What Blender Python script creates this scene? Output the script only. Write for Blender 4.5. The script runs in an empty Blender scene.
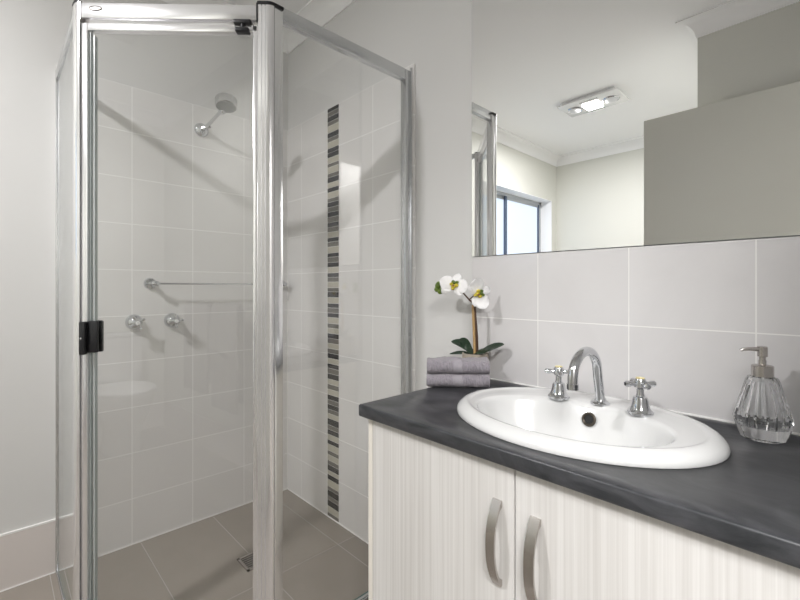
import bpy, bmesh, math, random
from mathutils import Vector, Matrix, noise
PI = math.pi
random.seed(4)
scene = bpy.context.scene
C = scene.collection

# ------------------------------------------------------------------ camera, light, exposure
cam_data = bpy.data.cameras.new('camera')
cam_data.sensor_width = 36.0
cam_data.lens = 425.6 / 800 * 36.0
cam_data.shift_y = -11.5 / 800
cam_data.clip_start = 0.02
cam = bpy.data.objects.new('camera', cam_data)
cam.location = (2.153, -1.190, 1.1192)
cam.rotation_euler = (PI / 2, 0, 0.808)
C.objects.link(cam)
scene.camera = cam

world = bpy.data.worlds.new('world')
scene.world = world
world.use_nodes = True
world.node_tree.nodes['Background'].inputs[0].default_value = (0.75, 0.85, 1.0, 1)
world.node_tree.nodes['Background'].inputs[1].default_value = 1.0

def area_light(name, loc, rot, sx, sy, power, color):
    ld = bpy.data.lights.new(name, 'AREA')
    ld.shape = 'RECTANGLE'; ld.size = sx; ld.size_y = sy
    ld.energy = power; ld.color = color
    o = bpy.data.objects.new(name, ld); o.location = loc; o.rotation_euler = rot
    C.objects.link(o); return o
# added fill light, unseen in the hall beyond the doorway behind the camera
area_light('hall_fill_light', (2.95, -1.93, 2.50), (0, 0, 0), 1.0, 0.9, 92, (1.0, 1.0, 1.0))
# light of the bathroom's own ceiling lamp
LAMP_POWER = 35
scene.view_settings.view_transform = 'Standard'
scene.view_settings.look = 'None'
scene.view_settings.exposure = 0.08
scene.view_settings.gamma = 1.0
scene.view_settings.use_curve_mapping = False
scene.cycles.use_denoising = True
scene.cycles.max_bounces = 14
scene.cycles.diffuse_bounces = 6
scene.cycles.glossy_bounces = 8
scene.cycles.transparent_max_bounces = 24
scene.cycles.sample_clamp_indirect = 6.0

# ------------------------------------------------------------------ materials
def new_mat(name):
    m = bpy.data.materials.new(name); m.use_nodes = True
    nt = m.node_tree
    return m, nt, nt.nodes, nt.links, nt.nodes['Principled BSDF']

def plain(name, col, rough=0.5, metal=0.0, spec=0.5, coat=0.0, var=0.0, vscale=8.0, bump=0.0, bscale=200.0):
    m, nt, N, L, b = new_mat(name)
    b.inputs['Base Color'].default_value = (*col, 1)
    b.inputs['Roughness'].default_value = rough
    b.inputs['Metallic'].default_value = metal
    b.inputs['Specular IOR Level'].default_value = spec
    b.inputs['Coat Weight'].default_value = coat
    b.inputs['Coat Roughness'].default_value = 0.05
    tc = N.new('ShaderNodeTexCoord')
    if var:
        nz = N.new('ShaderNodeTexNoise'); nz.inputs['Scale'].default_value = vscale
        nz.inputs['Detail'].default_value = 5
        L.new(tc.outputs['Object'], nz.inputs['Vector'])
        mx = N.new('ShaderNodeMix'); mx.data_type = 'RGBA'
        mx.inputs['A'].default_value = (*[c * (1 - var) for c in col], 1)
        mx.inputs['B'].default_value = (*[min(1, c * (1 + var)) for c in col], 1)
        L.new(nz.outputs['Fac'], mx.inputs['Factor']); L.new(mx.outputs['Result'], b.inputs['Base Color'])
    if bump:
        nb = N.new('ShaderNodeTexNoise'); nb.inputs['Scale'].default_value = bscale
        L.new(tc.outputs['Object'], nb.inputs['Vector'])
        bp = N.new('ShaderNodeBump'); bp.inputs['Strength'].default_value = bump; bp.inputs['Distance'].default_value = 0.002
        L.new(nb.outputs['Fac'], bp.inputs['Height']); L.new(bp.outputs['Normal'], b.inputs['Normal'])
    return m

def tile_mat(name, axes, bw, rh, offx, offz, c1, c2, grout, rough, mortar=0.003, spec=0.5, vscale=3.0, stag=0.0):
    m, nt, N, L, b = new_mat(name)
    tc = N.new('ShaderNodeTexCoord'); sp = N.new('ShaderNodeSeparateXYZ')
    L.new(tc.outputs['Object'], sp.inputs[0])
    cb = N.new('ShaderNodeCombineXYZ')
    for k, (ax, off) in enumerate(zip(axes, (offx, offz))):
        ad = N.new('ShaderNodeMath'); ad.operation = 'ADD'; ad.inputs[1].default_value = off
        L.new(sp.outputs[ax], ad.inputs[0]); L.new(ad.outputs[0], cb.inputs[k])
    br = N.new('ShaderNodeTexBrick')
    br.offset = stag; br.squash = 1.0
    br.inputs['Scale'].default_value = 1.0
    br.inputs['Mortar Size'].default_value = mortar / 2
    br.inputs['Mortar Smooth'].default_value = 0.2
    br.inputs['Bias'].default_value = 0.0
    br.inputs['Brick Width'].default_value = bw; br.inputs['Row Height'].default_value = rh
    L.new(cb.outputs[0], br.inputs['Vector'])
    br.inputs['Color1'].default_value = (0, 0, 0, 1); br.inputs['Color2'].default_value = (1, 1, 1, 1)
    br.inputs['Mortar'].default_value = (0.5, 0.5, 0.5, 1)
    nz = N.new('ShaderNodeTexNoise'); nz.inputs['Scale'].default_value = vscale
    nz.inputs['Detail'].default_value = 6; nz.inputs['Roughness'].default_value = 0.6; nz.inputs['Distortion'].default_value = 0.8
    L.new(tc.outputs['Object'], nz.inputs['Vector'])
    mm = N.new('ShaderNodeMix'); mm.data_type = 'FLOAT'; mm.inputs['Factor'].default_value = 0.25
    L.new(nz.outputs['Fac'], mm.inputs['A']); L.new(br.outputs['Color'], mm.inputs['B'])
    mx = N.new('ShaderNodeMix'); mx.data_type = 'RGBA'
    mx.inputs['A'].default_value = (*c1, 1); mx.inputs['B'].default_value = (*c2, 1)
    L.new(mm.outputs['Result'], mx.inputs['Factor'])
    mg = N.new('ShaderNodeMix'); mg.data_type = 'RGBA'
    L.new(br.outputs['Fac'], mg.inputs['Factor'])
    L.new(mx.outputs['Result'], mg.inputs['A']); mg.inputs['B'].default_value = (*grout, 1)
    L.new(mg.outputs['Result'], b.inputs['Base Color'])
    mr = N.new('ShaderNodeMix'); mr.data_type = 'FLOAT'
    L.new(br.outputs['Fac'], mr.inputs['Factor']); mr.inputs['A'].default_value = rough; mr.inputs['B'].default_value = 0.7
    L.new(mr.outputs['Result'], b.inputs['Roughness'])
    iv = N.new('ShaderNodeMath'); iv.operation = 'SUBTRACT'; iv.inputs[0].default_value = 1.0
    L.new(br.outputs['Fac'], iv.inputs[1])
    bp = N.new('ShaderNodeBump'); bp.inputs['Strength'].default_value = 0.25; bp.inputs['Distance'].default_value = 0.001
    L.new(iv.outputs[0], bp.inputs['Height']); L.new(bp.outputs['Normal'], b.inputs['Normal'])
    b.inputs['Specular IOR Level'].default_value = spec
    return m

def thin_glass(name, tint, refl=1.0):
    m = bpy.data.materials.new(name); m.use_nodes = True
    nt = m.node_tree; N = nt.nodes; L = nt.links; N.clear()
    out = N.new('ShaderNodeOutputMaterial'); mix = N.new('ShaderNodeMixShader')
    tr = N.new('ShaderNodeBsdfTransparent'); tr.inputs[0].default_value = (*tint, 1)
    gl = N.new('ShaderNodeBsdfGlossy'); gl.inputs['Roughness'].default_value = 0.0
    gl.inputs[0].default_value = (0.97, 0.98, 0.98, 1)
    ge = N.new('ShaderNodeNewGeometry')
    dt = N.new('ShaderNodeVectorMath'); dt.operation = 'DOT_PRODUCT'
    L.new(ge.outputs['Incoming'], dt.inputs[0]); L.new(ge.outputs['Normal'], dt.inputs[1])
    def mth(op, a, bv=None):
        n = N.new('ShaderNodeMath'); n.operation = op
        L.new(a, n.inputs[0])
        if bv is not None: n.inputs[1].default_value = bv
        return n.outputs[0]
    a = mth('ABSOLUTE', dt.outputs['Value'])
    s = N.new('ShaderNodeMath'); s.operation = 'SUBTRACT'; s.inputs[0].default_value = 1.0; L.new(a, s.inputs[1])
    p = mth('POWER', s.outputs[0], 5.0)
    p = mth('MULTIPLY', p, 1.0 - refl); p = mth('ADD', p, refl)
    L.new(p, mix.inputs[0]); L.new(tr.outputs[0], mix.inputs[1]); L.new(gl.outputs[0], mix.inputs[2])
    L.new(mix.outputs[0], out.inputs[0])
    return m

def emit(name, col, strength):
    m, nt, N, L, b = new_mat(name)
    b.inputs['Base Color'].default_value = (*col, 1)
    b.inputs['Emission Color'].default_value = (*col, 1)
    b.inputs['Emission Strength'].default_value = strength
    b.inputs['Base Color'].default_value = (*[c * 0.25 for c in col], 1)
    b.inputs['Roughness'].default_value = 0.3
    return m

M = {}
M['paint'] = plain('wall_paint', (0.67, 0.665, 0.655), 0.5, spec=0.3, var=0.015, vscale=2)
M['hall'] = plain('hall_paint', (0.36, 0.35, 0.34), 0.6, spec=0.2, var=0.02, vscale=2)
M['ceil'] = plain('ceiling_paint', (0.90, 0.90, 0.90), 0.7, spec=0.2, var=0.01, vscale=2)
M['cream'] = plain('alcove_paint', (0.66, 0.66, 0.61), 0.5, spec=0.3, var=0.015, vscale=2)
M['doorpaint'] = plain('door_paint', (0.64, 0.64, 0.585), 0.22, spec=0.5, var=0.02, vscale=1.5)
TL = dict(c1=(0.71, 0.695, 0.68), c2=(0.81, 0.80, 0.79), grout=(0.93, 0.925, 0.915))
M['tile_back'] = tile_mat('shower_tile_back', ('X', 'Z'), 0.246, 0.2, 0.101, 0.0, rough=0.07, **TL)
M['tile_back_r'] = tile_mat('shower_tile_back_right', ('X', 'Z'), 0.254, 0.2, 0.025, 0.0, rough=0.07, **TL)
M['tile_left'] = tile_mat('shower_tile_left', ('Y', 'Z'), 0.2505, 0.2, 0.0, 0.0, rough=0.07, **TL)
M['tile_splash'] = tile_mat('splashback_tile', ('X', 'Z'), 0.2545, 0.2027, 0.0160, -0.82, rough=0.045,
                            c1=(0.565, 0.55, 0.55), c2=(0.73, 0.715, 0.715), grout=(0.82, 0.81, 0.79))
M['tile_skirt'] = tile_mat('skirting_tile', ('Y', 'Z'), 0.4, 0.5, 0.13, 0.0, rough=0.15,
                           c1=(0.66, 0.61, 0.585), c2=(0.72, 0.67, 0.645), grout=(0.80, 0.76, 0.72))
M['tile_floor'] = tile_mat('floor_tile', ('X', 'Y'), 0.62, 0.31, 0.0, 0.10, rough=0.22,
                           c1=(0.262, 0.233, 0.202), c2=(0.335, 0.300, 0.264), grout=(0.38, 0.355, 0.32), mortar=0.003, vscale=4.5)
M['grout'] = plain('white_sealant', (0.85, 0.84, 0.82), 0.5)
M['trimwhite'] = plain('white_trim', (0.82, 0.81, 0.79), 0.4)
M['alu'] = plain('bright_aluminium', (0.88, 0.875, 0.89), 0.20, metal=0.82)
M['alu_flat'] = plain('satin_aluminium', (0.64, 0.65, 0.66), 0.25, metal=0.85)
M['polished'] = plain('polished_aluminium', (0.84, 0.845, 0.85), 0.17, metal=0.85)
M['rosemetal'] = plain('satin_chrome', (0.62, 0.62, 0.63), 0.18, metal=1.0)
M['winalu'] = plain('window_aluminium', (0.48, 0.50, 0.52), 0.4, metal=0.3)
M['chrome'] = plain('chrome', (0.64, 0.65, 0.67), 0.05, metal=1.0)
M['steel'] = plain('brushed_nickel', (0.52, 0.49, 0.465), 0.25, metal=1.0)
M['bronze'] = plain('dark_tarnished_metal', (0.10, 0.085, 0.07), 0.35, metal=0.8)
M['black'] = plain('black_plastic', (0.012, 0.012, 0.014), 0.35)
M['darkhole'] = plain('dark_hole', (0.01, 0.01, 0.01), 0.6)
M['greyrubber'] = plain('grey_nozzle_plate', (0.24, 0.24, 0.235), 0.5)
M['seal'] = plain('clear_seal_strip', (0.42, 0.46, 0.46), 0.3)
M['glass'] = thin_glass('shower_glass', (0.978, 0.980, 0.979), 0.060)
M['glass_edge'] = plain('glass_edge', (0.10, 0.17, 0.16), 0.15)
M['mirror'] = plain('mirror_silver', (0.955, 0.955, 0.955), 0.0, metal=1.0)
M['mirror_edge'] = plain('mirror_edge', (0.30, 0.36, 0.38), 0.1, metal=0.3)
M['ceramic'] = plain('white_ceramic', (0.68, 0.68, 0.675), 0.12, spec=0.6, coat=0.6)
M['plasticwhite'] = plain('white_plastic', (0.82, 0.82, 0.82), 0.25)
M['yellowcap'] = plain('yellowed_cap', (0.72, 0.62, 0.33), 0.3)
M['leaf'] = plain('orchid_leaf', (0.012, 0.03, 0.014), 0.32, var=0.4, vscale=20)
M['petal'] = plain('white_petal', (0.85, 0.84, 0.84), 0.5, var=0.04, vscale=40)
M['lip'] = plain('yellow_lip', (0.55, 0.45, 0.04), 0.5, var=0.5, vscale=90)
M['lipgreen'] = plain('green_bud', (0.10, 0.16, 0.015), 0.5, var=0.6, vscale=60)
M['lipdark'] = plain('maroon_throat', (0.20, 0.05, 0.03), 0.5)
M['stick'] = plain('bamboo_stick', (0.42, 0.27, 0.12), 0.5, var=0.25, vscale=30)
M['stemdark'] = plain('dark_stem', (0.07, 0.035, 0.02), 0.5, var=0.2, vscale=40)
M['pot'] = plain('stone_pot', (0.40, 0.35, 0.29), 0.8, var=0.2, vscale=40, bump=0.3)
M['soil'] = plain('moss_soil', (0.06, 0.05, 0.03), 0.9, var=0.5, vscale=60)
M['mos_d'] = plain('mosaic_charcoal', (0.024, 0.024, 0.026), 0.15)
M['mos_m'] = plain('mosaic_taupe', (0.165, 0.155, 0.138), 0.15)
M['mos_l'] = plain('mosaic_beige', (0.50, 0.475, 0.40), 0.2)
M['cab_edge'] = plain('cabinet_edge', (0.80, 0.76, 0.69), 0.4)
M['cab_in'] = plain('cabinet_carcass', (0.72, 0.70, 0.67), 0.5)
M['lamp'] = emit('lamp_diffuser', (1.0, 0.96, 0.88), 7.0)
M['bulb'] = emit('heat_bulb', (0.9, 0.9, 0.88), 0.35)  # the bulbs are off; a faint glow is put into their material
M['pane'] = emit('frosted_pane_daylight', (0.76, 0.87, 1.0), 0.88)
M['pane_blue'] = emit('deep_blue_pane_daylight', (0.16, 0.36, 0.60), 0.55)  # deeper blue glass on the shower side of the second sash

# bottle glass
m, nt, N, L, b = new_mat('bottle_glass')
b.inputs['Base Color'].default_value = (0.97, 0.975, 0.98, 1); b.inputs['Roughness'].default_value = 0.0
b.inputs['Transmission Weight'].default_value = 1.0; b.inputs['IOR'].default_value = 1.47
M['bottle'] = m

# benchtop laminate
m, nt, N, L, b = new_mat('charcoal_laminate')
tc = N.new('ShaderNodeTexCoord')
n1 = N.new('ShaderNodeTexNoise'); n1.inputs['Scale'].default_value = 11; n1.inputs['Detail'].default_value = 10
n1.inputs['Roughness'].default_value = 0.68; n1.inputs['Distortion'].default_value = 1.2
mp = N.new('ShaderNodeMapping'); mp.inputs['Scale'].default_value = (0.7, 1.6, 1.6)
L.new(tc.outputs['Object'], mp.inputs['Vector']); L.new(mp.outputs[0], n1.inputs['Vector'])
rp = N.new('ShaderNodeValToRGB')
rp.color_ramp.elements[0].position = 0.36; rp.color_ramp.elements[0].color = (0.018, 0.020, 0.023, 1)
rp.color_ramp.elements[1].position = 0.66; rp.color_ramp.elements[1].color = (0.070, 0.071, 0.078, 1)
L.new(n1.outputs['Fac'], rp.inputs[0]); L.new(rp.outputs[0], b.inputs['Base Color'])
b.inputs['Roughness'].default_value = 0.33; b.inputs['Specular IOR Level'].default_value = 0.5
M['bench'] = m

# white wood grain door
m, nt, N, L, b = new_mat('white_woodgrain')
tc = N.new('ShaderNodeTexCoord'); mp = N.new('ShaderNodeMapping'); mp.inputs['Scale'].default_value = (170, 170, 1.3)
L.new(tc.outputs['Object'], mp.inputs['Vector'])
n1 = N.new('ShaderNodeTexNoise'); n1.inputs['Scale'].default_value = 1.0; n1.inputs['Detail'].default_value = 4
n1.inputs['Roughness'].default_value = 0.6
L.new(mp.outputs[0], n1.inputs['Vector'])
mp2 = N.new('ShaderNodeMapping'); mp2.inputs['Scale'].default_value = (14, 14, 0.9)
L.new(tc.outputs['Object'], mp2.inputs['Vector'])
n2 = N.new('ShaderNodeTexNoise'); n2.inputs['Scale'].default_value = 1.0; n2.inputs['Detail'].default_value = 3
L.new(mp2.outputs[0], n2.inputs['Vector'])
mm = N.new('ShaderNodeMix'); mm.data_type = 'FLOAT'; mm.inputs['Factor'].default_value = 0.28
L.new(n1.outputs['Fac'], mm.inputs['A']); L.new(n2.outputs['Fac'], mm.inputs['B'])
rp = N.new('ShaderNodeValToRGB')
rp.color_ramp.elements[0].position = 0.30; rp.color_ramp.elements[0].color = (0.565, 0.545, 0.522, 1)
rp.color_ramp.elements[1].position = 0.62; rp.color_ramp.elements[1].color = (0.715, 0.70, 0.682, 1)
L.new(mm.outputs['Result'], rp.inputs[0]); L.new(rp.outputs[0], b.inputs['Base Color'])
b.inputs['Roughness'].default_value = 0.38
bp = N.new('ShaderNodeBump'); bp.inputs['Strength'].default_value = 0.12; bp.inputs['Distance'].default_value = 0.001
L.new(n1.outputs['Fac'], bp.inputs['Height']); L.new(bp.outputs['Normal'], b.inputs['Normal'])
M['woodgrain'] = m

# terry towel
def towel_mat(name, col, rib=(0.25, 1, 1)):
    m, nt, N, L, b = new_mat(name)
    tc = N.new('ShaderNodeTexCoord')
    n1 = N.new('ShaderNodeTexNoise'); n1.inputs['Scale'].default_value = 260; n1.inputs['Detail'].default_value = 3
    mp = N.new('ShaderNodeMapping'); mp.inputs['Scale'].default_value = (1, 1, 0.22)
    L.new(tc.outputs['Object'], mp.inputs['Vector']); L.new(mp.outputs[0], n1.inputs['Vector'])
    mx = N.new('ShaderNodeMix'); mx.data_type = 'RGBA'
    mx.inputs['A'].default_value = (*[c * 0.62 for c in col], 1); mx.inputs['B'].default_value = (*[min(1, c * 1.3) for c in col], 1)
    L.new(n1.outputs['Fac'], mx.inputs['Factor']); L.new(mx.outputs['Result'], b.inputs['Base Color'])
    b.inputs['Roughness'].default_value = 0.95; b.inputs['Specular IOR Level'].default_value = 0.1
    b.inputs['Sheen Weight'].default_value = 0.3
    bp = N.new('ShaderNodeBump'); bp.inputs['Strength'].default_value = 1.0; bp.inputs['Distance'].default_value = 0.005
    L.new(n1.outputs['Fac'], bp.inputs['Height']); L.new(bp.outputs['Normal'], b.inputs['Normal'])
    return m
M['towel'] = towel_mat('lilac_grey_terry', (0.31, 0.285, 0.315))
M['towel_band'] = plain('lilac_grey_band', (0.35, 0.325, 0.355), 0.85, bump=0.3, bscale=400)
M['towel_grey'] = towel_mat('grey_terry', (0.20, 0.19, 0.18))

# ------------------------------------------------------------------ mesh helpers
def box(bm, x0, x1, y0, y1, z0, z1, bev=0.0, seg=2, mi=0, X=None):
    r = bmesh.ops.create_cube(bm, size=1.0)
    vs = r['verts']
    for v in vs:
        v.co = Vector((x0 + (v.co.x + .5) * (x1 - x0), y0 + (v.co.y + .5) * (y1 - y0), z0 + (v.co.z + .5) * (z1 - z0)))
    fs = set(f for v in vs for f in v.link_faces)
    if bev > 0:
        es = list(set(e for v in vs for e in v.link_edges))
        rb = bmesh.ops.bevel(bm, geom=es, offset=bev, segments=seg, affect='EDGES', profile=0.5)
        vs = list(set(v for f in rb['faces'] for v in f.verts) | set(v for v in vs if v.is_valid))
        fs = set(f for v in vs for f in v.link_faces)
    for f in fs: f.material_index = mi
    if X is not None:
        for v in set(v for f in fs for v in f.verts): v.co = X @ v.co
    return list(fs)

def lathe(bm, prof, X=None, n=32, mi=0, cap0=True, cap1=True, phase=0.0):
    X = X or Matrix.Identity(4)
    rings = []
    for r, z in prof:
        rings.append([bm.verts.new(X @ Vector((max(r, 1e-5) * math.cos(2 * PI * (k + phase) / n), max(r, 1e-5) * math.sin(2 * PI * (k + phase) / n), z))) for k in range(n)])
    fs = []
    for a, b_ in zip(rings[:-1], rings[1:]):
        for k in range(n):
            fs.append(bm.faces.new((a[k], a[(k + 1) % n], b_[(k + 1) % n], b_[k])))
    if cap0: fs.append(bm.faces.new(rings[0][::-1]))
    if cap1: fs.append(bm.faces.new(rings[-1]))
    for f in fs: f.material_index = mi
    return fs

def tube(bm, pts, r, n=14, mi=0, closed=False, cap=True):
    pts = [Vector(p) for p in pts]
    rs = r if isinstance(r, (list, tuple)) else [r] * len(pts)
    T = []
    for i in range(len(pts)):
        if closed: d = pts[(i + 1) % len(pts)] - pts[i - 1]
        else: d = pts[min(i + 1, len(pts) - 1)] - pts[max(i - 1, 0)]
        T.append(d.normalized())
    up = Vector((0, 0, 1)) if abs(T[0].z) < 0.9 else Vector((1, 0, 0))
    nrm = (up - T[0] * up.dot(T[0])).normalized()
    rings = []
    for p, t, rr in zip(pts, T, rs):
        nrm = (nrm - t * nrm.dot(t)).normalized(); bn = t.cross(nrm)
        rings.append([bm.verts.new(p + (nrm * math.cos(2 * PI * k / n) + bn * math.sin(2 * PI * k / n)) * rr) for k in range(n)])
    fs = []
    prs = list(zip(rings[:-1], rings[1:])) + ([(rings[-1], rings[0])] if closed else [])
    for a, b_ in prs:
        for k in range(n): fs.append(bm.faces.new((a[k], a[(k + 1) % n], b_[(k + 1) % n], b_[k])))
    if cap and not closed:
        fs.append(bm.faces.new(rings[0][::-1])); fs.append(bm.faces.new(rings[-1]))
    for f in fs: f.material_index = mi
    return fs

def prism(bm, poly, z0, z1, mi=0, X=None):
    X = X or Matrix.Identity(4)
    a = [bm.verts.new(X @ Vector((p[0], p[1], z0))) for p in poly]
    b_ = [bm.verts.new(X @ Vector((p[0], p[1], z1))) for p in poly]
    n = len(poly); fs = []
    for k in range(n): fs.append(bm.faces.new((a[k], a[(k + 1) % n], b_[(k + 1) % n], b_[k])))
    fs.append(bm.faces.new(a[::-1])); fs.append(bm.faces.new(b_))
    for f in fs: f.material_index = mi
    return fs

def blob(bm, c, rx, ry, rz, X=None, u=14, v=9, mi=0):
    r = bmesh.ops.create_uvsphere(bm, u_segments=u, v_segments=v, radius=1.0)
    for q in r['verts']:
        p = Vector((q.co.x * rx, q.co.y * ry, q.co.z * rz))
        if X is not None: p = X @ p
        q.co = p + Vector(c)
    for f in set(f for q in r['verts'] for f in q.link_faces): f.material_index = mi

def world_loc(o):
    p = Vector((0, 0, 0))
    while o is not None: p += o.location; o = o.parent
    return p

def obj(name, bm, mats, parent=None, loc=(0, 0, 0), smooth=35, kind=None, label=None):
    """link a bmesh laid out in room coordinates as ONE mesh object"""
    bmesh.ops.recalc_face_normals(bm, faces=bm.faces[:])
    base = Vector(loc) if parent is None else world_loc(parent)
    for v in bm.verts: v.co -= base
    bm.normal_update()
    for f in bm.faces: f.smooth = True
    lim = math.radians(smooth)
    for e in bm.edges:
        if len(e.link_faces) != 2 or e.calc_face_angle(0) > lim: e.smooth = False
    me = bpy.data.meshes.new(name); bm.to_mesh(me); bm.free()
    if not isinstance(mats, (list, tuple)): mats = [mats]
    for mt in mats: me.materials.append(mt)
    o = bpy.data.objects.new(name, me); C.objects.link(o)
    if parent is not None: o.parent = parent
    else: o.location = base
    if kind: o['kind'] = kind
    if label: o['label'] = label
    return o

def thing(name, label, cat, loc, group=None):
    o = bpy.data.objects.new(name, None); C.objects.link(o)
    o.empty_display_size = 0.05
    o.location = loc; o['label'] = label; o['category'] = cat
    if group: o['group'] = group
    return o

def tag(o, label, cat, group=None):
    o['label'] = label; o['category'] = cat
    if group: o['group'] = group
    return o
def BM(): return bmesh.new()
def part(name, fn, mat, parent, **kw):
    bm = BM(); fn(bm); return obj(name, bm, mat, parent, **kw)
def axis(p, d, up=(0, 0, 1)):
    """matrix whose z axis points along d, at p"""
    d = Vector(d).normalized()
    q = Vector((0, 0, 1)).rotation_difference(d)
    return Matrix.Translation(Vector(p)) @ q.to_matrix().to_4x4()

# ------------------------------------------------------------------ the room
H = 2.522
P0 = 0.008            # paint plane behind the tile faces
YF = -3.22; XR = 2.21; XA = 1.616; YN = -1.49
bm = BM(); box(bm, -0.2, 3.6, -3.4, 0.2, -0.1, 0.0)
obj('floor', bm, M['tile_floor'], kind='structure')
bm = BM(); box(bm, -0.2, 3.6, -3.4, 0.2, H, H + 0.1)
obj('ceiling', bm, M['ceil'], kind='structure')

bm = BM(); box(bm, -0.192, 3.6, P0, P0 + 0.1, 0, H)
wall_back = obj('wall_back', bm, M['paint'], kind='structure')
# left wall with the window opening
WY0, WY1, WZ0, WZ1 = -3.112, -1.77, 1.235, 2.052
bm = BM()
box(bm, -0.192, -P0, -1.30, P0, 0, H)
obj('wall_left', bm, M['paint'], kind='structure')
bm = BM()
box(bm, -0.192, -P0, WY1, -1.30, 0, H)
box(bm, -0.192, -P0, YF, WY0, 0, H)
box(bm, -0.192, -P0, WY0, WY1, 0, WZ0)
box(bm, -0.192, -P0, WY0, WY1, WZ1, H)
obj('wall_left', bm, M['cream'], kind='structure')
bm = BM(); box(bm, -0.192, XA + 0.1, YF - 0.1, YF, 0, H)
obj('wall_front', bm, M['cream'], kind='structure')
bm = BM(); box(bm, XA, XA + 0.1, YF, YN - 0.1, 0, H)
obj('wall_alcove', bm, M['cream'], kind='structure')
bm = BM(); box(bm, XA, XR + 0.1, YN - 0.1, YN, 0, H)
obj('wall_nib', bm, M['cream'], kind='structure')
bm = BM()
box(bm, XR, XR + 0.1, YN, -1.385, 0, H); box(bm, XR, XR + 0.1, -0.555, P0, 0, H)
box(bm, XR, XR + 0.1, -1.385, -0.555, 2.06, H)
obj('wall_right', bm, M['paint'], kind='structure')
bm = BM()      # hall beyond the doorway
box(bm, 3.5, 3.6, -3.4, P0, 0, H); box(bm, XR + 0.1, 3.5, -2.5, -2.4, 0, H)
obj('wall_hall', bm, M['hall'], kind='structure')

# tile faces
def shower_strip(bm):
    zs = [2000, 1981, 1959, 1934, 1914, 1880, 1855, 1835, 1804, 1782, 1758, 1730, 1712, 1681, 1662, 1636, 1611, 1589, 1560, 1540, 1516, 1492, 1468, 1441, 1418, 1394, 1367, 1346, 1322, 1292, 1272, 1246, 1223, 1195, 1174, 1151, 1123, 1103, 1075, 1047, 1025, 1000, 978, 949, 926, 900, 876, 851, 826, 803, 778, 752, 729, 703, 676, 651, 626, 600, 575, 553, 528, 507, 483, 451, 429, 405, 378, 357, 325, 305, 277, 256, 228, 208, 183, 149, 132, 102, 83, 53, 22, 0]
    pat = 'DMDMLDMLDDLMLMDLDLMDMDMDMLDMLDMDLDMLMDLDMDLMLDMLMDLDMDLMLDMDMLDMDLDLMLMDLDMDM'
    pat = 'DMDMLDMLDDLMLMDLDLMDMDMDMLDMLDMDLDMLMDLDMDLMLDMLMDLDMDLMLDMDMLDMDLDLMLMDLDLMDM'
    n = len(zs) - 1
    pat = (pat + 'DLMDM')[:n]
    box(bm, 0.391, 0.486, 0.0008, P0, 0.0, 2.0, mi=3)
    for k in range(n):
        a, b_ = zs[k] / 1000, zs[k + 1] / 1000
        box(bm, 0.3925, 0.4845, -0.0005, 0.006, b_ + 0.0010, a - 0.0010, mi='DML'.index(pat[k]))
part('tile_panel', lambda bm: box(bm, 0, 0.391, 0, P0, 0, 2.0), M['tile_back'], wall_back)
part('tile_panel', lambda bm: box(bm, 0.486, 0.987, 0, P0, 0, 2.0), M['tile_back_r'], wall_back)
part('mosaic_strip', shower_strip, [M['mos_d'], M['mos_m'], M['mos_l'], M['grout']], wall_back,
     label='vertical strip of charcoal, taupe and beige mosaic bars')
part('splashback', lambda bm: box(bm, 1.268, XR, 0, P0, 0.78, 1.2255), M['tile_splash'], wall_back)
bm = BM(); box(bm, -P0, 0, -1.012, 0, 0, 2.0)
obj('wall_left', bm, M['tile_left'], kind='structure')
def beads(bm):
    box(bm, 0, 0.987, -0.004, 0, 0, 0.005); box(bm, 0, 0.004, -1.0, 0, 0, 0.005)
    box(bm, 0, 0.003, -0.003, 0, 0, 2.0)
bm = BM(); beads(bm); obj('trim_2', bm, M['grout'], kind='structure')
bm = BM(); box(bm, -P0, 0, YF + 0.008, -1.012, 0, 0.203)
bl = obj('baseboard_left', bm, M['tile_skirt'], kind='structure')
part('top_bead', lambda bm: (box(bm, -P0, 0.0008, YF + 0.008, -1.012, 0.203, 0.209), box(bm, -P0, 0.003, YF + 0.008, -1.012, 0.0, 0.004)), M['grout'], bl)
bm = BM(); box(bm, 0, XA, YF, YF + 0.008, 0, 0.203); box(bm, XA - 0.008, XA, YF + .008, YN, 0, 0.203)
obj('baseboard_front', bm, M['tile_skirt'], kind='structure')
bm = BM(); box(bm, 0.99, 1.296, 0, P0, 0, 0.203); obj('baseboard_back', bm, M['tile_skirt'], kind='structure')

# cornice
def cornice(bm):
    poly = [(-P0, P0), (XR, P0), (XR, YN), (XA, YN), (XA, YF), (-P0, YF)]
    n = len(poly); prof = []
    S = 0.082
    prof.append((0.0, -S - 0.004)); prof.append((0.006, -S - 0.004)); prof.append((0.006, -S + 0.002))
    for k in range(9):
        t = k / 8 * PI / 2
        prof.append((0.008 + (S - 0.014) * (1 - math.cos(t)), -S + 0.004 + (S - 0.014) * math.sin(t)))
    prof.append((S, -0.010)); prof.append((S, 0.0))
    rings = []
    for off, dz in prof:
        ring = []
        for k in range(n):
            p = Vector(poly[k]); d0 = (p - Vector(poly[k - 1])).normalized(); d1 = (Vector(poly[(k + 1) % n]) - p).normalized()
            n0 = Vector((d0.y, -d0.x)); n1 = Vector((d1.y, -d1.x))     # clockwise: inside is to the right
            q = p + (n0 + n1) * off
            ring.append(bm.verts.new((q.x, q.y, H + dz)))
        rings.append(ring)
    for a, b_ in zip(rings[:-1], rings[1:]):
        for k in range(n): bm.faces.new((a[k], a[(k + 1) % n], b_[(k + 1) % n], b_[k]))
bm = BM(); cornice(bm); obj('trim_1', bm, M['ceil'], kind='structure', smooth=25)

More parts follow.
